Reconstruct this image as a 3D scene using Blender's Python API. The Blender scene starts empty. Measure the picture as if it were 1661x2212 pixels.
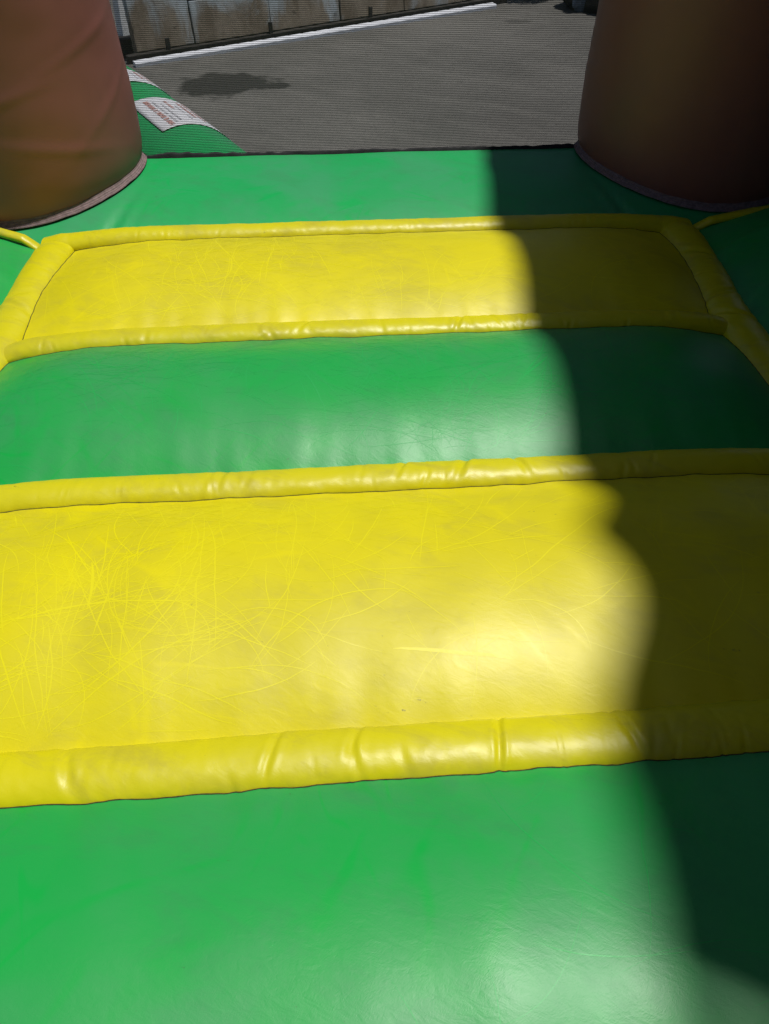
import bpy, math, random
from mathutils import Vector, noise

random.seed(7)
scene = bpy.context.scene
R = math.radians

# ---------------------------------------------------------------- camera
cam_d = bpy.data.cameras.new('camera')
cam_d.sensor_fit = 'VERTICAL'
cam_d.sensor_height = 24.0
cam_d.lens = 24.0 * 1668.2 / 2212.0
cam_d.clip_start = 0.02
cam_d.clip_end = 2000.0
cam = bpy.data.objects.new('camera', cam_d)
scene.collection.objects.link(cam)
cam.location = (0.0, 0.0, 1.0)
PITCH, YAW, ROLL = R(43.964), R(4.762), R(0.329)
fw = Vector((math.sin(YAW) * math.cos(PITCH), math.cos(YAW) * math.cos(PITCH), -math.sin(PITCH)))
rt = Vector((math.cos(YAW), -math.sin(YAW), 0.0))
up = rt.cross(fw)
r2 = rt * math.cos(ROLL) + up * math.sin(ROLL)
u2 = -rt * math.sin(ROLL) + up * math.cos(ROLL)
from mathutils import Matrix
cam.rotation_euler = Matrix((r2, u2, -fw)).transposed().to_euler()
scene.camera = cam

# ---------------------------------------------------------------- sky and sun
SUN = Vector((0.240, 0.060, 0.962)).normalized()          # towards the sun
elev = math.asin(SUN.z)
azim = math.atan2(SUN.x, SUN.y)
world = bpy.data.worlds.new('World')
scene.world = world
world.use_nodes = True
wn = world.node_tree.nodes
sky = wn.new('ShaderNodeTexSky')
sky.sky_type = 'NISHITA'
sky.sun_disc = False
sky.sun_elevation = elev
sky.sun_rotation = azim
wn['Background'].inputs['Strength'].default_value = 0.05
world.node_tree.links.new(sky.outputs['Color'], wn['Background'].inputs['Color'])

sun_d = bpy.data.lights.new('sun', 'SUN')
sun_d.energy = 4.2
sun_d.angle = R(2.7)
sun_d.color = (1.0, 0.965, 0.91)
sun = bpy.data.objects.new('sun', sun_d)
scene.collection.objects.link(sun)
sun.rotation_euler = SUN.to_track_quat('Z', 'Y').to_euler()
sun.location = (1.5, 1.0, 6.0)

scene.view_settings.view_transform = 'Standard'
scene.view_settings.look = 'None'
scene.view_settings.exposure = -0.22
scene.view_settings.gamma = 1.0
scene.cycles.use_adaptive_sampling = True
scene.cycles.adaptive_threshold = 0.025
scene.cycles.max_bounces = 6
scene.cycles.diffuse_bounces = 3
scene.cycles.glossy_bounces = 2

# ---------------------------------------------------------------- material helpers
class NT:
    def __init__(s, name):
        s.m = bpy.data.materials.new(name)
        s.m.use_nodes = True
        s.t = s.m.node_tree
        s.n = s.t.nodes
        s.b = s.n['Principled BSDF']
        s.tc = s.n.new('ShaderNodeTexCoord')

    def link(s, a, b):
        s.t.links.new(a, b)

    def mapping(s, rot=0.0, scale=(1, 1, 1), loc=(0, 0, 0)):
        n = s.n.new('ShaderNodeMapping')
        n.inputs['Rotation'].default_value = (0, 0, rot)
        n.inputs['Scale'].default_value = scale
        n.inputs['Location'].default_value = loc
        # rotate first, stretch afterwards: two nodes
        if rot and tuple(scale) != (1, 1, 1):
            n.inputs['Scale'].default_value = (1, 1, 1)
            n2 = s.n.new('ShaderNodeMapping')
            n2.inputs['Scale'].default_value = scale
            s.link(s.tc.outputs['Object'], n.inputs['Vector'])
            s.link(n.outputs['Vector'], n2.inputs['Vector'])
            return n2.outputs['Vector']
        s.link(s.tc.outputs['Object'], n.inputs['Vector'])
        return n.outputs['Vector']

    def noise(s, vec, scale, detail=2.0, rough=0.5, dist=0.0):
        n = s.n.new('ShaderNodeTexNoise')
        n.inputs['Scale'].default_value = scale
        n.inputs['Detail'].default_value = detail
        n.inputs['Roughness'].default_value = rough
        n.inputs['Distortion'].default_value = dist
        s.link(vec, n.inputs['Vector'])
        return n.outputs['Fac']

    def math(s, op, a, b=None, c=None, clamp=False):
        n = s.n.new('ShaderNodeMath')
        n.operation = op
        n.use_clamp = clamp
        for i, v in enumerate((a, b, c)):
            if v is None:
                continue
            if isinstance(v, (int, float)):
                n.inputs[i].default_value = v
            else:
                s.link(v, n.inputs[i])
        return n.outputs[0]

    def ramp(s, v, a, b, lo=0.0, hi=1.0, smooth=True):
        n = s.n.new('ShaderNodeMapRange')
        n.interpolation_type = 'SMOOTHSTEP' if smooth else 'LINEAR'
        n.inputs['From Min'].default_value = a
        n.inputs['From Max'].default_value = b
        n.inputs['To Min'].default_value = lo
        n.inputs['To Max'].default_value = hi
        s.link(v, n.inputs['Value'])
        return n.outputs['Result']

    def mix(s, fac, a, b):
        n = s.n.new('ShaderNodeMix')
        n.data_type = 'RGBA'
        if isinstance(fac, (int, float)):
            n.inputs[0].default_value = fac
        else:
            s.link(fac, n.inputs[0])
        for i, v in ((6, a), (7, b)):
            if isinstance(v, tuple):
                n.inputs[i].default_value = (*v[:3], 1)
            else:
                s.link(v, n.inputs[i])
        return n.outputs[2]

    def bump(s, h, strength, dist, normal=None):
        n = s.n.new('ShaderNodeBump')
        n.inputs['Strength'].default_value = strength
        n.inputs['Distance'].default_value = dist
        s.link(h, n.inputs['Height'])
        if normal is not None:
            s.link(normal, n.inputs['Normal'])
        return n.outputs['Normal']

    def col(s, c):
        if isinstance(c, tuple):
            s.b.inputs['Base Color'].default_value = (*c[:3], 1)
        else:
            s.link(c, s.b.inputs['Base Color'])

    def rough(s, r):
        if isinstance(r, (int, float)):
            s.b.inputs['Roughness'].default_value = r
        else:
            s.link(r, s.b.inputs['Roughness'])

    def norm(s, n):
        s.link(n, s.b.inputs['Normal'])


def vinyl(name, fresh, dusty, seed=0.0, scuff=1.0, dirt=1.0, rough=0.36, dull_col=(0.40, 0.345, 0.05)):
    """coated PVC cloth: dusty film, scuff lines where the film is rubbed off, specks of dirt"""
    k = NT(name)
    base = k.mapping(loc=(seed, seed * 0.7, 0))
    film = k.noise(base, 3.2, 4, 0.6, 0.4)
    film = k.ramp(film, 0.34, 0.66, 0.25, 1.0)
    patch = k.ramp(k.noise(k.mapping(loc=(seed + 3, 1, 0)), 2.3, 2, 0.5), 0.42, 0.62)
    lines = None
    for i, (rot, sc, w, st) in enumerate((
            (0.35, (1.0, 4.2, 1), 0.0075, 2.2), (-0.5, (1.2, 5.0, 1), 0.006, 2.8),
            (1.15, (1.0, 3.6, 1), 0.006, 2.0))):
        v = k.mapping(rot=rot + seed * 0.3, scale=sc, loc=(seed + i * 5.3, i * 2.1, 0))
        n = k.noise(v, st, 1.2, 0.45, 0.35)
        d = k.math('ABSOLUTE', k.math('SUBTRACT', n, 0.5))
        ln = k.ramp(d, 0.0, w * 4.5, 1.0, 0.0)
        brk = k.ramp(k.noise(k.mapping(loc=(i * 7.7 + seed, 3.0, 0)), 4.5, 3, 0.6), 0.47, 0.62)
        ln = k.math('MULTIPLY', ln, brk)
        lines = ln if lines is None else k.math('MAXIMUM', lines, ln)
    lines = k.math('MULTIPLY', lines, k.math('MULTIPLY_ADD', patch, 0.75, 0.25))
    lines = k.math('MULTIPLY', lines, scuff * 0.55)
    f2 = k.math('SUBTRACT', film, lines, clamp=True)
    c = k.mix(f2, fresh, dusty)
    # handled cloth: duller, greyer patches and rubbed smears
    dull = k.ramp(k.noise(k.mapping(rot=0.4, scale=(1, 1.9, 1), loc=(seed * 2, 5, 0)), 6.5, 5, 0.68, 0.7), 0.46, 0.70)
    c = k.mix(k.math('MULTIPLY', dull, 0.26 * dirt), c, dull_col)
    # dirt: small dark specks and rubbed smears, only here and there
    sp = k.ramp(k.noise(k.mapping(rot=0.3, scale=(1, 1.8, 1), loc=(seed, 9, 0)), 55, 4, 0.65), 0.66, 0.76)
    spm = k.ramp(k.noise(k.mapping(loc=(seed + 8, 4, 0)), 5.5, 2, 0.5), 0.52, 0.68)
    sp = k.math('MULTIPLY', k.math('MULTIPLY', sp, spm), 0.75 * dirt)
    c = k.mix(sp, c, (0.045, 0.045, 0.03))
    k.col(c)
    r = k.math('MULTIPLY_ADD', film, 0.10, rough - 0.05)
    r = k.math('SUBTRACT', r, k.math('MULTIPLY', lines, 0.06))
    k.rough(r)
    weave = k.noise(k.mapping(rot=-0.62, scale=(1, 3.2, 1)), 330, 2, 0.6)
    crease = k.noise(k.mapping(rot=0.5, scale=(1, 2.2, 1), loc=(seed, 2, 0)), 38, 4, 0.6, 0.6)
    nrm = k.bump(weave, 0.13, 0.0012)
    nrm = k.bump(crease, 0.13, 0.003, nrm)
    k.norm(nrm)
    k.b.inputs['Specular IOR Level'].default_value = 0.43
    return k.m


def plain(name, c, rough=0.6, var=0.25, scale=12.0, bump=0.2, bscale=60.0, metallic=0.0):
    k = NT(name)
    n = k.noise(k.mapping(), scale, 4, 0.6)
    lo = tuple(v * (1 - var) for v in c)
    hi = tuple(min(1, v * (1 + var)) for v in c)
    k.col(k.mix(k.ramp(n, 0.3, 0.7), lo, hi))
    k.rough(rough)
    k.b.inputs['Metallic'].default_value = metallic
    if bump:
        k.norm(k.bump(k.noise(k.mapping(), bscale, 3, 0.6), bump, 0.003))
    return k.m


YEL = [vinyl('yellow_vinyl_%d' % i, (0.74, 0.655, 0.002), (0.63, 0.56, 0.008), i * 2.37, 1.0, 1.0, 0.43) for i in range(3)]
YTUBE = vinyl('yellow_roll_vinyl', (0.66, 0.60, 0.003), (0.60, 0.55, 0.010), 8.1, 0.5, 1.6, 0.39)
GRN = [vinyl('green_vinyl_%d' % i, (0.006, 0.38, 0.055 + 0.03 * (i == 2)), (0.034, 0.325, 0.088 + 0.03 * (i == 2)), 4 + i * 1.91, 1.0, 1.0, 0.40, (0.045, 0.22, 0.09)) for i in range(4)]  # third green is bluer: skylight tint put into its colour

MARK = [vinyl('rubbed_yellow', (0.785, 0.715, 0.003), (0.745, 0.675, 0.008), 3.3, 0, 0, 0.38), vinyl('rubbed_green', (0.010, 0.405, 0.072), (0.018, 0.375, 0.08), 3.3, 0, 0, 0.42)]

k = NT('brown_vinyl')
n1 = k.noise(k.mapping(scale=(1, 1, 0.6)), 2.6, 4, 0.6)
c = k.mix(k.ramp(n1, 0.3, 0.7), (0.235, 0.084, 0.076), (0.275, 0.105, 0.096))
scr = k.ramp(k.noise(k.mapping(scale=(1, 1, 1.5), loc=(3, 3, 3)), 30, 5, 0.7), 0.70, 0.78)
scrm = k.ramp(k.noise(k.mapping(loc=(1, 8, 2)), 3.2, 2), 0.58, 0.68)
c = k.mix(k.math('MULTIPLY', k.math('MULTIPLY', scr, scrm), 0.5), c, (0.45, 0.38, 0.3))
k.col(c)
k.rough(0.5)
k.norm(k.bump(k.noise(k.mapping(), 260, 2, 0.6), 0.15, 0.001))
BROWN = k.m

WALLB = plain('dark_brown_vinyl', (0.055, 0.028, 0.02), 0.55, 0.2, 3, 0.1, 200)  # kept dark so the unseen walls and canopy bounce little light
WEB = plain('webbing', (0.21, 0.145, 0.148), 0.75, 0.25, 90.0, 0.5, 420.0)
NETM = plain('net_yarn', (0.022, 0.026, 0.028), 0.7, 0.2, 40, 0)
CORD = plain('seam_thread', (0.05, 0.045, 0.012), 0.9, 0.4, 200, 0)
BLACK = plain('black_binding', (0.012, 0.012, 0.014), 0.85, 0.3, 60, 0.4, 200)

# ---------------------------------------------------------------- object helpers
def link(o):
    scene.collection.objects.link(o)
    return o


def empty(name, loc, label, cat, group=None):
    o = link(bpy.data.objects.new(name, None))
    o.location = loc
    o['label'] = label
    o['category'] = cat
    if group:
        o['group'] = group
    return o


def mesh(name, verts, faces, mat, parent=None, smooth=True, label=None):
    """vertices are given in scene coordinates"""
    me = bpy.data.meshes.new(name)
    me.from_pydata(verts, [], faces)
    me.validate()
    if smooth:
        me.polygons.foreach_set('use_smooth', [True] * len(me.polygons))
    me.materials.append(mat)
    o = link(bpy.data.objects.new(name, me))
    if parent is not None:
        o.parent = parent
        p = parent
        off = Vector((0, 0, 0))
        while p is not None:
            off += Vector(p.location)
            p = p.parent
        o.location = -off
    if label:
        o['label'] = label
    return o


def grid_faces(nu, nv, wrap=False, base=0):
    f = []
    for i in range(nu - 1):
        for j in range(nv if wrap else nv - 1):
            j2 = (j + 1) % nv
            f.append((base + i * nv + j, base + (i + 1) * nv + j, base + (i + 1) * nv + j2, base + i * nv + j2))
    return f


def box(verts, faces, cx, cy, cz, sx, sy, sz, ang=0.0):
    b = len(verts)
    ca, sa = math.cos(ang), math.sin(ang)
    for dz in (-1, 1):
        for dx, dy in ((-1, -1), (1, -1), (1, 1), (-1, 1)):
            x, y = dx * sx / 2, dy * sy / 2
            verts.append((cx + x * ca - y * sa, cy + x * sa + y * ca, cz + dz * sz / 2))
    for q in ((3, 2, 1, 0), (4, 5, 6, 7), (0, 1, 5, 4), (1, 2, 6, 5), (2, 3, 7, 6), (3, 0, 4, 7)):
        faces.append(tuple(b + i for i in q))


def bevel(o, w=0.004, seg=2):
    m = o.modifiers.new('bevel', 'BEVEL')
    m.width = w
    m.segments = seg
    m.limit_method = 'ANGLE'


def nz(x, y, z=0.0):
    return noise.noise(Vector((x, y, z)))


GZ = -0.45          # level of the concrete yard; the inflated floor is at z = 0

# ---------------------------------------------------------------- ground
k = NT('concrete')
v = k.mapping()
big = k.noise(v, 0.8, 6, 0.62)
streak = k.noise(k.mapping(rot=0.75, scale=(1.0, 5.0, 1)), 1.6, 4, 0.6)
fine = k.noise(v, 42, 5, 0.7)
c = k.mix(k.ramp(big, 0.3, 0.7), (0.110, 0.106, 0.095), (0.165, 0.158, 0.143))
c = k.mix(k.math('MULTIPLY', k.ramp(streak, 0.45, 0.7), 0.35), c, (0.205, 0.197, 0.178))
c = k.mix(k.math('MULTIPLY', k.ramp(fine, 0.35, 0.75), 0.35), c, (0.062, 0.062, 0.058))
sep = k.n.new('ShaderNodeSeparateXYZ')
k.link(k.tc.outputs['Object'], sep.inputs[0])
wob = k.math('MULTIPLY', k.math('SUBTRACT', k.noise(v, 5.5, 5, 0.6), 0.5), 1.7)


def blot(cx, cy, rx, ry, w=1.0):
    dx = k.math('DIVIDE', k.math('SUBTRACT', sep.outputs[0], cx), rx)
    dy = k.math('DIVIDE', k.math('SUBTRACT', sep.outputs[1], cy), ry)
    d = k.math('SQRT', k.math('ADD', k.math('MULTIPLY', dx, dx), k.math('MULTIPLY', dy, dy)))
    d = k.math('MULTIPLY_ADD', wob, w, d)
    return k.ramp(d, 0.72, 1.10, 1.0, 0.0)


wet = k.math('MAXIMUM', blot(-0.67, 5.46, 0.23, 0.27), blot(-0.47, 5.49, 0.24, 0.21))
wet = k.math('MAXIMUM', wet, blot(-0.25, 5.41, 0.10, 0.07))
wet = k.math('MAXIMUM', wet, k.math('MULTIPLY', blot(1.62, 7.02, 0.13, 0.08), 0.45))
spots = k.ramp(k.noise(k.mapping(scale=(1, 1.3, 1), loc=(2, 0, 0)), 9, 4, 0.65), 0.66, 0.72)
wet = k.math('MAXIMUM', wet, k.math('MULTIPLY', spots, 0.5))
c = k.mix(k.math('MULTIPLY', wet, 0.95), c, (0.020, 0.019, 0.014))
k.col(c)
k.rough(k.math('MULTIPLY_ADD', wet, -0.2, 0.85))
k.norm(k.bump(fine, 0.5, 0.004))
CONC = k.m
g = mesh('ground', [(-300, -300, GZ), (300, -300, GZ), (300, 300, GZ), (-300, 300, GZ)], [(0, 1, 2, 3)], CONC, smooth=False)
g['kind'] = 'structure'

# ---------------------------------------------------------------- bouncy castle
castle = empty('bouncy_castle', (0.12, 1.2, GZ),
               'bouncy castle with green and yellow inflated floor, brown columns and black net', 'bouncy castle')

XL = lambda y: -0.772 - 0.056 * min(1.0, max(0.0, (2.2 - y) / 0.8))     # axis of the left side roll
XR = lambda y: 1.070 - 0.041 * min(1.0, max(0.0, (2.2 - y) / 0.8))      # axis of the right side roll


def arch(x, y):
    """the blown-up floor sags towards the side rolls"""
    d = max(0.0, min(x - XL(y), XR(y) - x))
    return -0.034 * (0.5 + 0.5 * min(1.0, max(0.0, (2.2 - y) / 0.5))) * (1 - min(1.0, d / 0.32)) ** 2.0


T1, T2, T3, T4, T5 = 2.232, 1.663, 1.113, 0.537, -0.035


def roll(name, pts, w, t, zc, seed, puckers=(), overhang=22, du=0.004, label=None, parent=castle, sag=0.003, seam=1):
    """a stuffed vinyl roll along a polyline; pts are (x, y, z)"""
    puckers = [(a_, b_ * 0.42, c_ * 0.55, d_, e_, f_) for (a_, b_, c_, d_, e_, f_) in puckers]
    P = [Vector(p) for p in pts]
    seg = [(P[i + 1] - P[i]).length for i in range(len(P) - 1)]
    L = sum(seg)
    n = max(8, int(L / du))
    A = 26
    th = [R(-overhang) + (math.pi + 2 * R(overhang)) * j / (A - 1) for j in range(A)]
    verts = []
    for i in range(n + 1):
        s = L * i / n
        q, kx = s, 0
        while kx < len(seg) - 1 and q > seg[kx]:
            q -= seg[kx]
            kx += 1
        d = (P[kx + 1] - P[kx]).normalized()
        c = P[kx] + d * q
        nn = Vector((d.y, -d.x, 0)).normalized()
        c = c + nn * sag * nz(s * 3.1, seed) + Vector((0, 0, sag * 0.7 * nz(s * 2.3, seed + 5)))
        rad = 1 + 0.05 * nz(s * 5, seed + 9) + 0.025 * nz(s * 17, seed + 2)
        end = min(1.0, 0.55 + 0.45 * min(s, L - s) / 0.05) if L > 0.2 else 1
        for a in th:
            k_ = rad
            for (s0, dep, wd, skew, a0, aw) in puckers:
                u = (s - s0 - skew * (a - math.pi / 2)) / wd
                if abs(u) < 5:
                    win = math.exp(-((a - a0) / aw) ** 2)
                    k_ += win * (-dep * math.exp(-u * u) + 0.45 * dep * math.exp(-(u - 1.9) ** 2) + 0.30 * dep * math.exp(-(u + 2.0) ** 2))
            k_ += 0.030 * nz(s * 26, a * 1.7, seed) + 0.022 * nz(s * 70, a * 4.0, seed + 3)
            hw, ht = w / 2, t - zc
            verts.append(tuple(c + nn * (math.cos(a) * hw * k_) + Vector((0, 0, (zc + math.sin(a) * ht * k_) * (0.45 + 0.55 * end)))))
    ob = mesh(name, verts, grid_faces(n + 1, A), YTUBE, parent, label=label)
    if seam:
        sv = []
        for i in range(n + 1):
            row = verts[i * A:(i + 1) * A]
            seq = range(A // 2, -1, -1) if seam > 0 else range(A // 2, A)
            hit, prev, pg = Vector(row[seq[-1]]), None, 0.0
            for j in seq:
                gap = row[j][2] - floor_z(row[j][0], row[j][1])
                if gap < 0 and prev is not None:
                    hit = prev.lerp(Vector(row[j]), pg / (pg - gap))
                    break
                prev, pg = Vector(row[j]), gap
            nn = Vector((row[0][0] - row[-1][0], row[0][1] - row[-1][1], 0)).normalized() * (1 if seam > 0 else -1)
            rr = 0.0010 * (1 + 0.5 * nz(i * 0.3, seed, 6))
            c = Vector(hit) + nn * (0.0004 + 0.0006 * nz(i * 0.35, seed, 4))
            c.z = max(floor_z(c.x, c.y), hit[2]) + 0.0002
            for a in range(5):
                sv.append(tuple(c + nn * (rr * math.cos(a * 1.257)) + Vector((0, 0, rr * math.sin(a * 1.257)))))
        mesh('seam_cord', sv, grid_faces(n + 1, 5, wrap=True), CORD, ob)
    return ob


def rand_puckers(seed, L, count, deep=0.2):
    rnd = random.Random(seed)
    out = []
    for _ in range(count):
        out.append((rnd.uniform(0.05, L), 0.60 * deep * rnd.uniform(0.2, 1.0), rnd.uniform(0.003, 0.012),
                    rnd.uniform(-0.016, 0.016), rnd.uniform(0.4, 2.1), rnd.uniform(0.4, 0.9)))
    return out


FLOOR = []


def floor_z(x, y):
    for a, b, fn in FLOOR:
        if b <= y < a and XL(y) < x < XR(y):
            return fn(x, y)
    return 0.0


def panel(name, ya, yb, B, mat, seed, label, xl=XL, xr=XR, nx=330, ny=110, lump=0.0045, marks=520):
    """ya far edge, yb near edge (both under a roll)"""
    def pz(x, y):
        s = (y - ya) / (yb - ya)
        x0, x1 = xl(y), xr(y)
        d = max(0.0, min(x - x0, x1 - x))
        e = 1 - (1 - min(1.0, d / 0.34)) ** 2.2
        prof = max(0.0, 1 - (2 * s - 1) ** 2) ** 0.92
        z = B * prof * (0.12 + 0.88 * e) - 0.006 + arch(x, y)
        dy = max(0.0, min(y - yb, ya - y))
        edge = math.exp(-max(0.0, dy - 0.03) / 0.07)
        z += lump * prof * (nz(x * 3.0, y * 3.0, seed) + 0.62 * nz(x * 8.0, y * 4.5, seed + 4))
        z += 0.0036 * edge * nz(x * 21, y * 4, seed + 8) * min(1, dy / 0.03)
        z += 0.003 * math.exp(-d / 0.07) * nz(x * 4, y * 22, seed + 11)
        return z

    FLOOR.append((ya, yb, pz))
    verts = []
    for i in range(nx + 1):
        for j in range(ny + 1):
            y = ya + (yb - ya) * j / ny
            x = xl(y) + (xr(y) - xl(y)) * i / nx
            verts.append((x, y, pz(x, y)))
    ob = mesh(name, verts, grid_faces(nx + 1, ny + 1), mat, castle, label=label)
    if marks:
        scuffs(ob, pz, xl, xr, yb + 0.05, ya - 0.05, MARK[0] if mat in YEL else MARK[1], int(seed * 13), marks)
    return ob


def scuffs(ob, pz, xl, xr, y0, y1, mat, seed, count):
    """rubbed lines left by feet: thin ribbons lying on the cloth"""
    rnd = random.Random(seed)
    verts, faces = [], []
    hubs = [(rnd.uniform(-0.6, 0.5), rnd.uniform(y0, y1)) for _ in range(7)]
    for q in range(count):
        if rnd.random() < 0.7:
            hx, hy = rnd.choice(hubs)
            x, y = hx + rnd.gauss(0, 0.13), hy + rnd.gauss(0, 0.08)
        else:
            x, y = rnd.uniform(-0.7, 0.9), rnd.uniform(y0, y1)
        kind = rnd.random()
        if kind < 0.78:
            L, w, cur = rnd.uniform(0.04, 0.22), rnd.uniform(0.0004, 0.0009), rnd.gauss(0, 5.0)
        elif kind < 0.996:
            L, w, cur = rnd.uniform(0.12, 0.36), rnd.uniform(0.0005, 0.0011), rnd.gauss(0, 2.5)
        else:
            L, w, cur = rnd.uniform(0.05, 0.30), rnd.uniform(0.0016, 0.0032), rnd.gauss(0, 2.5)
        hd = rnd.choice((rnd.gauss(0.15, 0.35), rnd.gauss(0.15, 0.35), rnd.gauss(1.7, 0.4), rnd.uniform(0, 3.14)))
        n = max(6, int(L / 0.012))
        pts = []
        for i in range(n + 1):
            pts.append((x, y, hd))
            hd += cur * L / n + rnd.gauss(0, 0.05)
            x += math.cos(hd) * L / n
            y += math.sin(hd) * L / n
        pts = [p for p in pts if y0 < p[1] < y1 and xl(p[1]) + 0.07 < p[0] < xr(p[1]) - 0.07]
        if len(pts) < 4:
            continue
        b = len(verts)
        for i, (px, py, h) in enumerate(pts):
            ww = w * math.sin(math.pi * (i + 0.15) / (len(pts) - 0.7)) ** 0.5
            dx, dy = -math.sin(h) * ww, math.cos(h) * ww
            for sg in (-1, 1):
                X, Y = px + dx * sg, py + dy * sg
                verts.append((X, Y, pz(X, Y) + 0.00018))
        for i in range(len(pts) - 1):
            faces.append((b + 2 * i, b + 2 * i + 2, b + 2 * i + 3, b + 2 * i + 1))
    o = mesh('scuff_marks', verts, faces, mat, ob)
    o['kind'] = 'stuff'


panel('floor_panel', T1, T2, 0.070, YEL[0], 1.0, 'scuffed yellow floor panel nearest the net')
panel('floor_panel', T2, T3, 0.078, GRN[0], 2.0, 'scratched green floor panel between the yellow ones')
panel('floor_panel', T3, T4, 0.078, YEL[1], 3.0, 'wide yellow floor panel in the middle of the view', lump=0.009)
panel('floor_panel', T4, T5, 0.080, GRN[1], 4.0, 'green floor panel closest to the viewer', lump=0.007, marks=24)
panel('floor_panel', T5, -0.62, 0.055, YEL[2], 5.0, 'yellow floor panel at the entrance', marks=0)

def across(y, x0, x1):
    return [(x0 + (x1 - x0) * i / 24, y, arch(x0 + (x1 - x0) * i / 24, y)) for i in range(25)]


roll('seam_roll', across(T1, -0.815, 1.115), 0.084, 0.035, 0.006, 11, rand_puckers(21, 1.9, 22, 0.13))
pk2 = rand_puckers(22, 1.75, 38, 0.22) + [(0.72, 0.25, 0.010, 0.02, 1.8, 0.7), (1.10, 0.38, 0.010, 0.014, 1.7, 0.8), (1.19, 0.30, 0.008, -0.02, 1.8, 0.7), (1.26, 0.25, 0.011, 0.015, 1.7, 0.7)]
roll('seam_roll', across(T2, XL(T2) + 0.03, XR(T2) - 0.03), 0.078, 0.032, 0.006, 12, pk2)
pk3 = rand_puckers(23, 1.75, 36, 0.20) + [(0.79 + 0.25, 0.42, 0.014, 0.016, 1.8, 0.8), (0.79 + 0.37, 0.36, 0.012, -0.012, 1.9, 0.8), (0.79 + 0.13, 0.30, 0.009, 0.018, 1.9, 0.7), (0.58, 0.22, 0.012, 0.01, 1.7, 0.8)]
roll('seam_roll', across(T3, XL(T3) + 0.03, XR(T3) - 0.03), 0.080, 0.033, 0.006, 13, pk3)
pk4 = rand_puckers(24, 1.75, 40, 0.20) + [(0.79 + 0.216, 0.42, 0.008, 0.006, 1.6, 1.1), (0.79 - 0.10, 0.30, 0.009, 0.012, 1.7, 0.9), (0.79 + 0.40, 0.35, 0.010, -0.012, 1.8, 0.9), (0.79 + 0.01, 0.28, 0.010, 0.015, 1.9, 0.7), (0.42, 0.30, 0.012, -0.012, 1.7, 0.8)]
roll('seam_roll', across(T4, XL(T4) + 0.03, XR(T4) - 0.03), 0.090, 0.033, 0.006, 14, pk4)
roll('seam_roll', across(T5, XL(T5) + 0.03, XR(T5) - 0.03), 0.086, 0.046, 0.010, 15, rand_puckers(25, 1.75, 12), du=0.008)
ys = [2.215, 2.1, 2.0, 1.9, 1.8, 1.6, 1.4, 1.0, 0.5, 0.0, -0.6]
roll('side_roll', [(XL(y), y, arch(XL(y), y) + 0.003) for y in ys], 0.108, 0.036, 0.006, 16, [(0.36, 0.40, 0.018, 0.03, 1.6, 0.8), (0.30, 0.2, 0.02, -0.02, 1.4, 0.7), (0.62, 0.3, 0.02, -0.02, 1.4, 0.7)] + rand_puckers(26, 2.8, 26, 0.14), sag=0.006, seam=-1)
roll('side_roll', [(XR(y), y, arch(XR(y), y) + 0.003) for y in ys], 0.114, 0.038, 0.006, 17, [(0.20, 0.30, 0.02, 0.02, 1.6, 0.8), (0.42, 0.4, 0.02, -0.02, 1.4, 0.9), (0.53, 0.4, 0.016, 0.02, 1.5, 0.9)] + rand_puckers(27, 2.8, 30, 0.18), sag=0.010)
roll('corner_roll', [(-0.815, 2.218, -0.022), (-0.865, 2.230, 0.010), (-0.95, 2.255, 0.026), (-1.05, 2.30, 0.036), (-1.3, 2.36, 0.046)], 0.034, 0.015, 0.003, 18, seam=0)
roll('corner_roll', [(1.105, 2.210, -0.022), (1.17, 2.214, 0.010), (1.30, 2.228, 0.026), (1.45, 2.252, 0.034), (1.75, 2.32, 0.044)], 0.034, 0.015, 0.003, 19, seam=0)


def front_z(x, y):
    u = max(0.0, (y - T1) / 0.46)
    z = 0.060 * (1 - (1 - min(1.0, u)) ** 2.8)
    if u > 1:
        z -= 0.30 * (u - 1) ** 2
    return z - 0.004


verts = []
NX, prof = 260, []
for j in range(46):
    prof.append(T1 + (2.755 - T1) * j / 45)
for i in range(NX + 1):
    x = -1.75 + 3.95 * i / NX
    for y in prof:
        z = front_z(x, y)
        u = (y - T1) / 0.5
        z += 0.004 * nz(x * 3.2, y * 4.2, 31) * min(1, u * 3) + 0.0022 * math.exp(-u * 3.5) * nz(x * 22, y * 3, 33) * min(1, u * 8)
        for sx, x0 in ((1, -0.62), (-1, 0.93)):       # pulled creases beside the columns
            q = (x - x0) * sx - (y - T1) * 0.28 + 0.02
            z -= 0.012 * math.exp(-(q / 0.012) ** 2) * max(0, 1 - u * 1.6)
            q2 = q - 0.055
            z -= 0.005 * math.exp(-(q2 / 0.010) ** 2) * max(0, 1 - u * 2.2)
        verts.append((x, y, z))
    for q in range(1, 9):
        a = q / 8 * math.pi / 2
        verts.append((x, 2.755 + 0.09 * math.sin(a), 0.050 - 0.012 * math.sin(a) - 0.10 * (1 - math.cos(a))))
    verts.append((x, 2.845, GZ))
mesh('front_panel', verts, grid_faces(NX + 1, 46 + 9), GRN[2], castle, label='green raised lip of the floor below the net')


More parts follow.
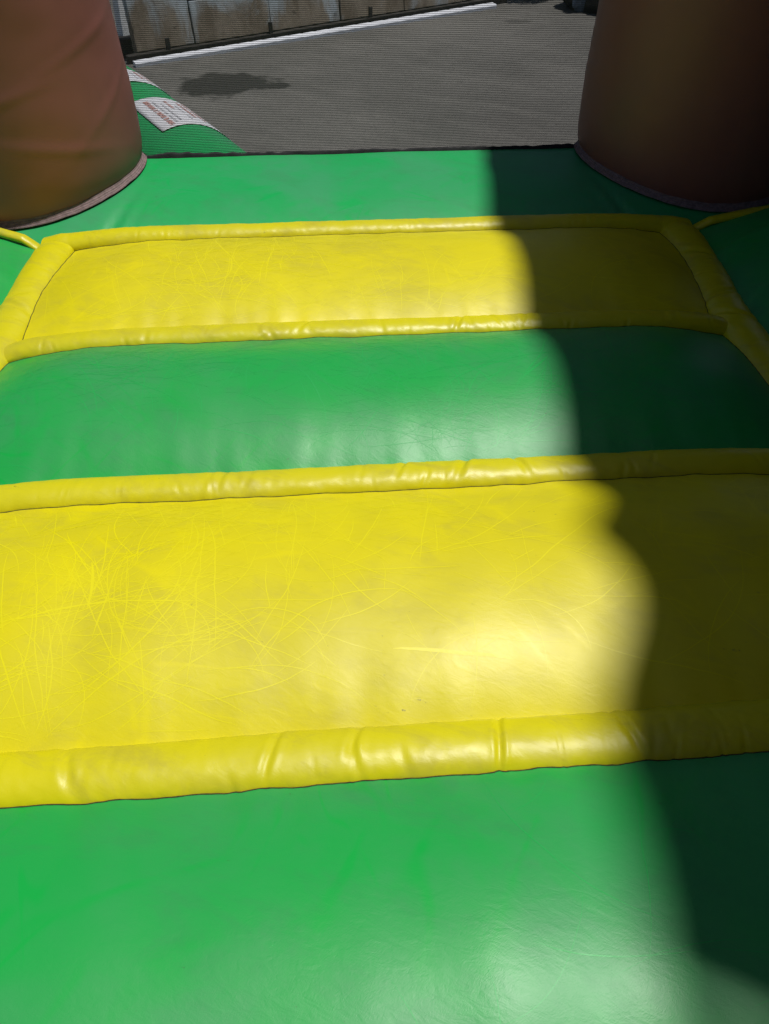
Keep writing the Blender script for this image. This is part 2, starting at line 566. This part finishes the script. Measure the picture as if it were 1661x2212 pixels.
def side_panel(sgn, x_in, x_out, mat, seed, label):
    verts = []
    nx, ny = 90, 150
    for i in range(nx + 1):
        for j in range(ny + 1):
            y = -0.62 + (2.52 + 0.62) * j / ny
            t = i / nx
            x = x_in(y) + (x_out - x_in(y)) * t
            d = abs(x - x_in(y))
            lim = 2.19 + 0.30 * max(0.0, d - 0.02)
            e = 1 - (1 - min(1, d / 0.5)) ** 2
            z = 0.085 * e - 0.006
            sink = -0.030 * math.exp(-d / 0.10)
            dl = max(0.0, lim - y)
            z *= (1 - 0.45 * math.exp(-dl / 0.10)) if y < lim else 0.55 * math.exp(-(y - lim) / 0.05)
            z += 0.006 * nz(x * 1.5 + y * 2.5, (y - sgn * x) * 7.0, seed) * min(1, d * 6) * min(1, dl * 8)
            for (yy, sl, am, wd) in ((1.98, 0.55, 0.016, 0.022), (1.72, 0.8, 0.013, 0.026), (1.45, 0.95, 0.012, 0.03)):
                q = y - (yy + sl * d - 0.5 * d * d)
                z += am * math.exp(-(q / wd) ** 2) * min(1, d * 8) * max(0, 1 - d * 1.0) * (1 if sgn > 0 else 0.6)
            verts.append((x, y, z + sink))
    b = len(verts)
    f = grid_faces(nx + 1, ny + 1)
    for j in range(ny + 1):
        y = -0.62 + (2.52 + 0.62) * j / ny
        verts.append((x_out + sgn * 0.06, y, 0.02))
    for j in range(ny + 1):
        y = -0.62 + (2.52 + 0.62) * j / ny
        verts.append((x_out + sgn * 0.07, y, GZ))
    for j in range(ny):
        a0 = nx * (ny + 1) + j
        f.append((a0, b + j, b + j + 1, a0 + 1))
        f.append((b + j, b + ny + 1 + j, b + ny + 2 + j, b + j + 1))
    mesh('side_panel', verts, f, mat, castle, label=label)


side_panel(-1, XL, -1.72, GRN[3], 41, 'green side panel below the sunlit column')
side_panel(1, XR, 2.12, GRN[3], 43, 'green creased side panel below the shaded column')


def column(cx, cy, r, seed, label, taper=0.03, top=1.42, ring=True, hi=True):
    nz_, na = (150, 120) if hi else (40, 48)
    verts = []
    zlo = -0.04
    for i in range(nz_ + 1):
        z = zlo + (top - zlo) * i / nz_
        zz = max(0.0, z)
        rr = r * (1.0 - 0.05 * math.exp(-zz / 0.035) + 0.012 * math.exp(-((z - 0.22) / 0.15) ** 2) - taper * min(1, zz / 1.0))
        for j in range(na):
            a = 2 * math.pi * j / na
            ca, sa = math.cos(a), math.sin(a)
            wr = 0.0018 * nz(ca * 2.2 + seed, sa * 2.2, z * 5.0) + 0.0012 * nz(ca * 3 + seed, sa * 3 + 7, z * 15)
            wr += 0.0018 * math.exp(-zz / 0.15) * nz(ca * 9, sa * 9 + seed, z * 4)
            for (a0, z0, sl, am) in ((-0.5, 0.42, 0.10, 0.006), (-0.9, 0.17, -0.12, 0.007), (-0.35, 0.25, 0.2, 0.006), (-1.3, 0.33, 0.06, 0.005)):
                da = (a - (2 * math.pi + a0) + math.pi) % (2 * math.pi) - math.pi
                q = z - (z0 + sl * da)
                wr += 0.35 * am * math.exp(-(q / 0.014) ** 2) * math.exp(-(da / 0.45) ** 2)
            k_ = rr + wr
            verts.append((cx + k_ * ca, cy + k_ * sa, z + (front_z(0, cy + r * sa) + 0.012 if z < 1 else 0) * (1 - min(1, zz / 1.0))))
    f = grid_faces(nz_ + 1, na, wrap=True)
    f.append(tuple(nz_ * na + j for j in range(na)))
    col = mesh('corner_column', verts, f, BROWN, castle, label=label)
    if ring:
        verts = []
        nr, nk = 360, 26
        for i in range(nr):
            a = 2 * math.pi * i / nr
            ca, sa = math.cos(a), math.sin(a)
            for j in range(nk):
                s = j / (nk - 1)
                rr = r * 0.95 + 0.002 + 0.019 * s
                zb = front_z(0, cy + rr * sa)
                rib = 0.0022 * abs(math.sin(s * math.pi * 5))
                z = zb + 0.022 * (1 - s) ** 1.4 + 0.007 + rib + 0.002 * nz(ca * 9, sa * 9, 3)
                verts.append((cx + rr * ca, cy + rr * sa, z))
        faces = []
        for i in range(nr):
            i2 = (i + 1) % nr
            for j in range(nk - 1):
                faces.append((i * nk + j, i * nk + j + 1, i2 * nk + j + 1, i2 * nk + j))
        mesh('webbing_strip', verts, faces, WEB, col)
    return col


column(-0.948, 2.662, 0.378, 3, 'reddish brown column lit from the floor', taper=0.095)
column(1.254, 2.655, 0.384, 9, 'dark brown column in deep shade', taper=0.02)
column(-1.25, -0.75, 0.40, 5, 'brown column beside the entrance, sunny side', top=2.4, ring=False, hi=False)
column(1.60, -0.75, 0.40, 6, 'brown column beside the entrance, shaded side', top=2.4, ring=False, hi=False)

# net between the two far columns ---------------------------------------------
NY = 2.745


def net_y(x, z):
    return NY + 0.012 * math.sin(x * 2.1 + 0.4) + 0.17 * (z - 0.05) + 0.006 * nz(x * 3, z * 3, 50)


verts, faces = [], []
x0, x1, z0, z1 = -0.66, 1.00, 0.046, 0.80
pc, pr = 0.0032, 0.0050
tc_, tr_ = 0.00040, 0.00048


def thread(pts, wx, wz):
    b = len(verts)
    for (x, y, z) in pts:
        verts.extend(((x - wx, y - 0.0006, z - wz), (x + wx, y - 0.0006, z + wz), (x + wx, y + 0.0006, z + wz), (x - wx, y + 0.0006, z - wz)))
    for i in range(len(pts) - 1):
        for q in range(4):
            faces.append((b + i * 4 + q, b + i * 4 + (q + 1) % 4, b + (i + 1) * 4 + (q + 1) % 4, b + (i + 1) * 4 + q))


n = int((x1 - x0) / pc)
for i in range(n + 1):
    x = x0 + i * pc
    pts = []
    for j in range(0, 15):
        z = z0 + (z1 - z0) * j / 14
        xx = x + 0.006 * nz(x * 1.5, z * 3, 61)
        pts.append((xx, net_y(xx, z), z))
    thread(pts, tc_, 0)
m_ = int((z1 - z0) / pr)
for j in range(m_ + 1):
    zb = z0 + j * pr
    pts = []
    for i in range(0, 61):
        x = x0 + (x1 - x0) * i / 60
        z = zb + 0.004 * nz(x * 2.5, zb * 2, 66) + 0.0008 * nz(x * 14, zb * 30, 67)
        pts.append((x, net_y(x, z) + 0.0004, z))
    thread(pts, 0, tr_)
net = mesh('safety_net', verts, faces, NETM, castle, smooth=False, label='fine black mesh net')
net['kind'] = 'stuff'

verts = []
n = 420
for i in range(n + 1):
    x = x0 - 0.02 + (x1 - x0 + 0.04) * i / n
    y = NY + 0.012 * math.sin(x * 2.1 + 0.4) - 0.004
    zb = front_z(x, y) + 0.002
    h = 0.009 + 0.006 * nz(x * 9, 2, 71) + 0.004 * nz(x * 33, 2, 72)
    if -0.62 < x < -0.1:
        h += 0.006 * math.exp(-((x + 0.42) / 0.11) ** 2)
    h = max(0.005, h)
    dd = 0.004 + 0.003 * nz(x * 20, 5, 73)
    verts += [(x, y - dd - 0.004, zb - 0.006), (x, y - dd, zb + h * 0.7), (x, y, zb + h), (x, y + dd, zb + h * 0.6), (x, y + dd + 0.003, zb - 0.006)]
mesh('net_binding', verts, grid_faces(n + 1, 5), BLACK, net)

# unseen canopy and walls, put in to shade the right of the floor ------------------
def edge_target(y):  # wanted line of the shadow edge on the floor
    x = 0.512 - 0.070 * max(0.0, 2.25 - y) - 0.13 * max(0.0, 0.85 - y) - 0.022 * min(1.0, max(0.0, (y - 2.05) / 0.2)) + 0.12 * max(0.0, y - 2.28)
    x += 0.030 * math.exp(-((y - 1.01) / 0.075) ** 2) - 0.030 * math.exp(-((y - 0.88) / 0.05) ** 2)
    x += 0.035 * math.exp(-((y - 0.74) / 0.09) ** 2)
    return x


def roof_at(x, y):
    return 3.10 - 0.405 * (y + 1.05)


def roof_edge(y):  # canopy edge worked back along the sun from that shadow line
    zr = roof_at(0, y)
    return edge_target(y - SUN.y / SUN.z * zr) + SUN.x / SUN.z * zr


verts = []
nyc, nxc = 150, 26
for i in range(nyc + 1):
    for lay in (1, -1):
        for j in range(nxc):
            t = j / (nxc - 1) if lay > 0 else 1 - j / (nxc - 1)
            y0 = 0.37 - 0.65 * t
            y = y0 + (2.90 - y0) * i / nyc
            xe = roof_edge(y)
            x = xe + (2.25 - xe) * t
            puff = math.sin(math.pi * min(1, t * 2.2)) * (t < 0.46)
            z = roof_at(x, y) + (0.05 * puff + 0.01 * nz(t * 5, y * 3, 80) if lay > 0 else -0.10 * puff - 0.012 - 0.05 * t)
            verts.append((x, y, z))
f = grid_faces(nyc + 1, nxc * 2, wrap=True)
f.append(tuple(range(nxc * 2)))
f.append(tuple(nyc * nxc * 2 + j for j in range(nxc * 2 - 1, -1, -1)))
mesh('shade_canopy', verts, f, WALLB, castle, label='unseen padded canopy shaped to shade one side of the floor')

# unseen straps, added so their gaps let dim sun onto the near floor
for q in range(9):
    off = 0.030 + 0.150 * q
    sv = []
    for i in range(13):
        t = i / 12
        for (dy, dz) in ((0.0, 0.0), (-0.140, 0.0), (-0.140, 0.006), (0.0, 0.006)):
            y = 0.37 - 0.65 * t - off + dy
            xe = roof_edge(0.37 - off)
            x = xe + (2.25 - xe) * t
            sv.append((x, y, roof_at(x, y) - 0.03 + dz))
    f = grid_faces(13, 4, wrap=True)
    f += [(0, 1, 2, 3), (51, 50, 49, 48)]
    mesh('light_gap_strap', sv, f, WALLB, castle, smooth=False)


def wall_slab(name, x0, y0, x1, y1, z0, z1, th, mat, label):
    verts, faces = [], []
    L = math.hypot(x1 - x0, y1 - y0)
    dx, dy = (x1 - x0) / L, (y1 - y0) / L
    nxx, nyy = -dy, dx
    nu, nv = 40, 24
    for side in (-1, 1):
        for i in range(nu + 1):
            for j in range(nv + 1):
                s, t = L * i / nu, j / nv
                puff = th * (0.35 + 0.65 * abs(math.sin(math.pi * s / (L / 5)))) * math.sin(math.pi * (0.08 + 0.84 * t)) ** 0.5
                verts.append((x0 + dx * s + nxx * side * puff, y0 + dy * s + nyy * side * puff, z0 + (z1 - z0) * t))
    q = (nu + 1) * (nv + 1)
    faces = grid_faces(nu + 1, nv + 1) + grid_faces(nu + 1, nv + 1, base=q)
    ringp = [i * (nv + 1) for i in range(nu + 1)] + [nu * (nv + 1) + j for j in range(1, nv + 1)] + [i * (nv + 1) + nv for i in range(nu - 1, -1, -1)] + [j for j in range(nv - 1, 0, -1)]
    for a in range(len(ringp)):
        b = (a + 1) % len(ringp)
        faces.append((ringp[a], ringp[b], ringp[b] + q, ringp[a] + q))
    return mesh(name, verts, faces, mat, castle, label=label)


wall_slab('side_shade_wall', 2.02, -0.75, 2.02, 2.75, -0.02, 2.5, 0.10, WALLB, 'unseen brown padded wall blocking sky light on the shaded side')  # out of view, there to keep sky light off the right side

wall_slab('rear_shade_wall', -0.30, -1.22, 2.05, -1.22, -0.02, 2.5, 0.10, WALLB, 'unseen brown padded wall added to block sky light from behind')  # out of view, added to cut the sky light from behind


# ---------------------------------------------------------------- green bolster outside the net
AX0 = Vector((-0.3948, 2.9159, -0.21))
AD = Vector((-0.46102, 0.88739, 0.0)).normalized()
AP = Vector((AD.y, -AD.x, 0.0))
BR = 0.24
bol = empty('inflatable_bolster', (-0.72, 3.55, GZ), 'green inflated bolster with two white printed labels outside the net', 'bolster')


def on_bol(t, a, r):
    return tuple(AX0 + AD * t + AP * (r * math.cos(a)) + Vector((0, 0, r * math.sin(a))))


verts = []
nt, na = 90, 64
LEN = 1.50
for i in range(nt + 1):
    t = -0.14 + (LEN + 0.12) * i / nt
    e = 1.0
    if t > LEN - 0.24:
        u = (t - (LEN - 0.24)) / 0.22
        e = math.sqrt(max(0.0, 1 - min(1, u) ** 2)) * 0.97 + 0.03
    for j in range(na):
        a = 2 * math.pi * j / na
        r = BR * e + 0.002 * nz(t * 5, math.cos(a) * 2, math.sin(a) * 2)
        verts.append(on_bol(t, a, r))
f = grid_faces(nt + 1, na, wrap=True)
f.append(tuple(range(na)))
f.append(tuple(nt * na + j for j in range(na)))
mesh('bolster_body', verts, f, GRN[2], bol)
LABM = plain('label_white', (0.74, 0.75, 0.80), 0.5, 0.06, 30, 0.1, 120)
LRED = plain('label_red_print', (0.60, 0.34, 0.31), 0.6, 0.2, 300, 0)
LGRY = plain('label_grey_print', (0.56, 0.56, 0.60), 0.6, 0.2, 300, 0)


def bol_label(t0, t1, a0, a1, seed):
    verts = []
    for i in range(25):
        for j in range(25):
            verts.append(on_bol(t0 + (t1 - t0) * i / 24, R(a0 + (a1 - a0) * j / 24), BR + 0.0040))
    lab = mesh('printed_label', verts, grid_faces(25, 25), LABM, bol, label='white label with lines of red print')
    so = lab.modifiers.new('thick', 'SOLIDIFY')
    so.thickness = 0.001
    so.offset = -1
    rnd = random.Random(seed)
    rows = [(98, 0.05, 0.90, LRED, 5.0), (91, 0.1, 0.8, LGRY, 2.2), (86, 0.15, 0.75, LGRY, 2.2), (80, 0.55, 0.85, LRED, 3.0), (74, 0.2, 0.7, LGRY, 2.2),
            (68, 0.3, 0.85, LRED, 4.0), (60, 0.25, 0.9, LRED, 4.0), (52, 0.2, 0.8, LGRY, 2.2), (44, 0.2, 0.8, LGRY, 2.2)]
    for a, s0, s1, mat, hgt in rows:
        verts, faces = [], []
        t = t0 + (t1 - t0) * s0
        while t < t0 + (t1 - t0) * s1:
            w = rnd.choice((0.004, 0.006, 0.007, 0.008))
            if rnd.random() > 0.16:
                b = len(verts)
                for (tt, aa) in ((t, a), (t + w, a), (t + w, a - hgt * rnd.uniform(0.8, 1)), (t, a - hgt * rnd.uniform(0.8, 1))):
                    verts.append(on_bol(tt, R(aa), BR + 0.0056))
                faces.append((b, b + 1, b + 2, b + 3))
            t += w + 0.0022
        mesh('print_line', verts, faces, mat, lab, smooth=False)


bol_label(0.250, 0.630, 14, 108, 4)
bol_label(0.890, 1.130, 14, 102, 8)

# ---------------------------------------------------------------- weathered board wall behind the yard
WA, WB = Vector((-1.215, 5.90, 0)), Vector((1.70, 7.635, 0))
wd = (WB - WA).normalized()
wang = math.atan2(wd.y, wd.x)
wn_ = Vector((-wd.y, wd.x, 0))           # away from the viewer
k = NT('weathered_board')
geo = k.n.new('ShaderNodeObjectInfo')
v = k.mapping()
w1 = k.noise(k.mapping(scale=(1, 1, 0.55)), 2.6, 6, 0.66, 0.8)
w2 = k.noise(k.mapping(scale=(1, 1, 0.3), loc=(4, 2, 7)), 6.5, 5, 0.7, 0.5)
sep2 = k.n.new('ShaderNodeSeparateXYZ')
k.link(k.tc.outputs['Object'], sep2.inputs[0])
low = k.ramp(sep2.outputs[2], GZ + 0.0, GZ + 0.45, 0.20, -0.10, smooth=False)   # splashed mud reaches up the boards
rust = k.ramp(k.math('ADD', k.math('ADD', w1, low), k.math('MULTIPLY', geo.outputs['Random'], 0.06)), 0.47, 0.66)
c = k.mix(k.ramp(w2, 0.3, 0.7), (0.42, 0.47, 0.49), (0.62, 0.70, 0.74))
c = k.mix(k.math('MULTIPLY', rust, 0.92), c, k.mix(k.ramp(w2, 0.35, 0.65), (0.20, 0.145, 0.085), (0.34, 0.27, 0.185)))
blot_ = k.ramp(k.noise(k.mapping(loc=(9, 1, 3)), 7, 4, 0.6), 0.62, 0.70)
c = k.mix(k.math('MULTIPLY', blot_, 0.6), c, (0.05, 0.04, 0.03))
k.col(c)
k.rough(0.8)
k.norm(k.bump(w2, 0.5, 0.01))
BOARD = k.m
DARKW = plain('gap_shade_and_bracket', (0.03, 0.026, 0.022), 0.8, 0.3, 8, 0.3)  # near black: brackets, and the shade under the boards
wall = empty('board_wall', tuple(WA + Vector((0, 0, GZ))), 'weathered grey board wall with rusty stains beyond the concrete yard', 'wall')
wall['kind'] = 'thing'
cuts = [0.08, 0.51, 1.12, 1.72, 2.32, 2.92, 3.39]
for i in range(len(cuts) - 1):
    a0, a1 = cuts[i] + 0.004, cuts[i + 1] - 0.004
    off = random.Random(i).uniform(-0.006, 0.006)
    parts = [(0.055, 0.72)] if i != 1 else [(0.055, 0.30), (0.306, 0.72)]
    for (zl, zh) in parts:
        verts, faces = [], []
        c_ = WA + wd * ((a0 + a1) / 2) + wn_ * (0.10 + off)
        box(verts, faces, c_.x, c_.y, GZ + (zl + zh) / 2, a1 - a0, 0.03, zh - zl, wang)
        verts = [tuple(Vector(q) + wn_ * (0.12 * (q[2] - GZ))) for q in verts]
        o = mesh('board', verts, faces, BOARD, wall, smooth=False)
        bevel(o, 0.004)
verts, faces = [], []
c_ = WA + wd * 1.725 + wn_ * 0.145
box(verts, faces, c_.x, c_.y, GZ + 0.37, 3.28, 0.03, 0.70, wang)
verts = [tuple(Vector(q) + wn_ * (0.12 * (q[2] - GZ))) for q in verts]
mesh('backing', verts, faces, BOARD, wall, smooth=False)
verts, faces = [], []
c_ = WA + wd * 1.695 + wn_ * 0.085
box(verts, faces, c_.x, c_.y, GZ + 0.025, 3.39, 0.05, 0.05, wang)
bevel(mesh('gap_shade_bar', verts, faces, DARKW, wall, smooth=False), 0.006)  # dark bar standing in for the shaded gap under the boards
for s in (0.30, 1.10, 1.98):
    verts, faces = [], []
    c_ = WA + wd * s + wn_ * 0.073
    box(verts, faces, c_.x, c_.y, GZ + 0.085, 0.030, 0.016, 0.07, wang)
    bevel(mesh('bracket', verts, faces, DARKW, wall, smooth=False), 0.003)

# white edging at the foot of the wall
WHT = plain('white_paint', (0.84, 0.87, 0.94), 0.35, 0.05, 10, 0.15, 60)
verts, faces = [], []
n = 120
for i in range(n + 1):
    s = 0.01 + 3.17 * i / n
    wv = 0.004 * nz(s * 2.5, 0, 90)
    w = 0.030 + 0.010 * i / n + 0.003 * nz(s * 9, 4, 91)
    b = WA + wd * s - wn_ * (0.005 - wv)
    for (o_, z) in ((w, 0.0), (w, 0.020), (w * 0.8, 0.028), (-w * 0.4, 0.034), (-w * 0.5, 0.0)):
        p = b - wn_ * o_
        verts.append((p.x, p.y, GZ + z))
f = grid_faces(n + 1, 5)
f.append((0, 1, 2, 3, 4))
f.append(tuple(n * 5 + j for j in (4, 3, 2, 1, 0)))
ed = mesh('white_edging', verts, f, WHT, smooth=False)
ed['label'] = 'bright white edging strip along the foot of the board wall'
ed['category'] = 'edging'

# pale post with black foot at the left end of the wall
post = empty('pale_post', (-1.300, 6.25, GZ), 'pale blue white post with black foot at left end of the board wall', 'post')
PALE = plain('pale_blue_paint', (0.80, 0.84, 0.88), 0.45, 0.08, 14, 0.3, 40)
verts, faces = [], []
box(verts, faces, -1.300, 6.25, GZ + 0.75, 0.075, 0.075, 1.3, 0.72)
verts = [(q[0], q[1] + 0.22 * (q[2] - GZ), q[2]) for q in verts]
bevel(mesh('shaft', verts, faces, PALE, post, smooth=False), 0.006)
verts, faces = [], []
box(verts, faces, -1.290, 6.20, GZ + 0.055, 0.15, 0.13, 0.11, 0.35)
bevel(mesh('foot', verts, faces, BLACK, post, smooth=False), 0.012, 3)

# ---------------------------------------------------------------- things at the far right of the yard
def lump(name, c, rx, ry, rz, mat, seed, parent=None, amp=0.28, nu=40, nv=26):
    verts = []
    for i in range(nv + 1):
        ph = math.pi * i / nv
        for j in range(nu):
            a = 2 * math.pi * j / nu
            d = Vector((math.sin(ph) * math.cos(a), math.sin(ph) * math.sin(a), math.cos(ph)))
            k_ = 1 + amp * (nz(d.x * 1.6 + seed, d.y * 1.6, d.z * 1.6) + 0.5 * nz(d.x * 4 + seed, d.y * 4, d.z * 4) + 0.25 * nz(d.x * 9, d.y * 9 + seed, d.z * 9))
            verts.append((c[0] + d.x * rx * k_, c[1] + d.y * ry * k_, max(GZ + 0.002, c[2] + d.z * rz * k_)))
    return mesh(name, verts, grid_faces(nv + 1, nu, wrap=True), mat, parent)


SACK = plain('black_sheet', (0.010, 0.010, 0.011), 0.45, 0.2, 8, 0.5, 14)
o = lump('black_sack', (2.72, 7.46, GZ + 0.20), 0.56, 0.34, 0.55, SACK, 2.0)
o['label'] = 'black bulky sack on the concrete beside the shaded column'
o['category'] = 'sack'
CLO = plain('grey_blue_cloth', (0.16, 0.21, 0.28), 0.8, 0.4, 20, 0.6, 60)
o = lump('crumpled_cloth', (2.19, 7.33, GZ + 0.17), 0.055, 0.05, 0.20, CLO, 7.0, amp=0.5)
o['label'] = 'crumpled grey blue cloth hanging down next to the black sack'
o['category'] = 'cloth'

# dark shrub behind the right end of the wall
shrub = empty('shrub', (1.93, 7.86, GZ), 'dark green shrub growing at the right end of the board wall', 'shrub')
LEAF = plain('shrub_leaf', (0.045, 0.055, 0.018), 0.6, 0.5, 6, 0)
STEM = plain('shrub_stem', (0.05, 0.035, 0.02), 0.9, 0.2, 20, 0.3)
rnd = random.Random(5)
verts, faces = [], []
for _ in range(900):
    d = Vector((rnd.gauss(0, 1), rnd.gauss(0, 1), rnd.gauss(0, 1))).normalized() * rnd.random() ** 0.4
    c_ = Vector((1.93 + d.x * 0.26, 7.88 + d.y * 0.22, GZ + 0.42 + d.z * 0.38))
    u = Vector((rnd.gauss(0, 1), rnd.gauss(0, 1), rnd.gauss(0, 0.6))).normalized()
    w = u.orthogonal().normalized()
    w.rotate(Matrix.Rotation(rnd.uniform(0, 6.28), 3, u))
    l, h = rnd.uniform(0.025, 0.05), rnd.uniform(0.010, 0.018)
    b = len(verts)
    nn = u.cross(w) * 0.006
    verts += [tuple(c_ - u * l), tuple(c_ + w * h + nn), tuple(c_ + u * l), tuple(c_ - w * h + nn)]
    faces += [(b, b + 1, b + 2), (b, b + 2, b + 3)]
mesh('crown', verts, faces, LEAF, shrub, smooth=False)
verts, faces = [], []
for i in range(5):
    a = i * 1.3
    tip = Vector((0.16 * math.cos(a), 0.14 * math.sin(a), 0.55))
    b = len(verts)
    for s in range(6):
        t = s / 5
        r = 0.012 * (1 - 0.7 * t)
        for q in range(5):
            verts.append((1.93 + tip.x * t * t + r * math.cos(q * 1.257), 7.88 + tip.y * t * t + r * math.sin(q * 1.257), GZ + tip.z * t))
    faces += grid_faces(6, 5, wrap=True, base=b)
mesh('stems', verts, faces, STEM, shrub)
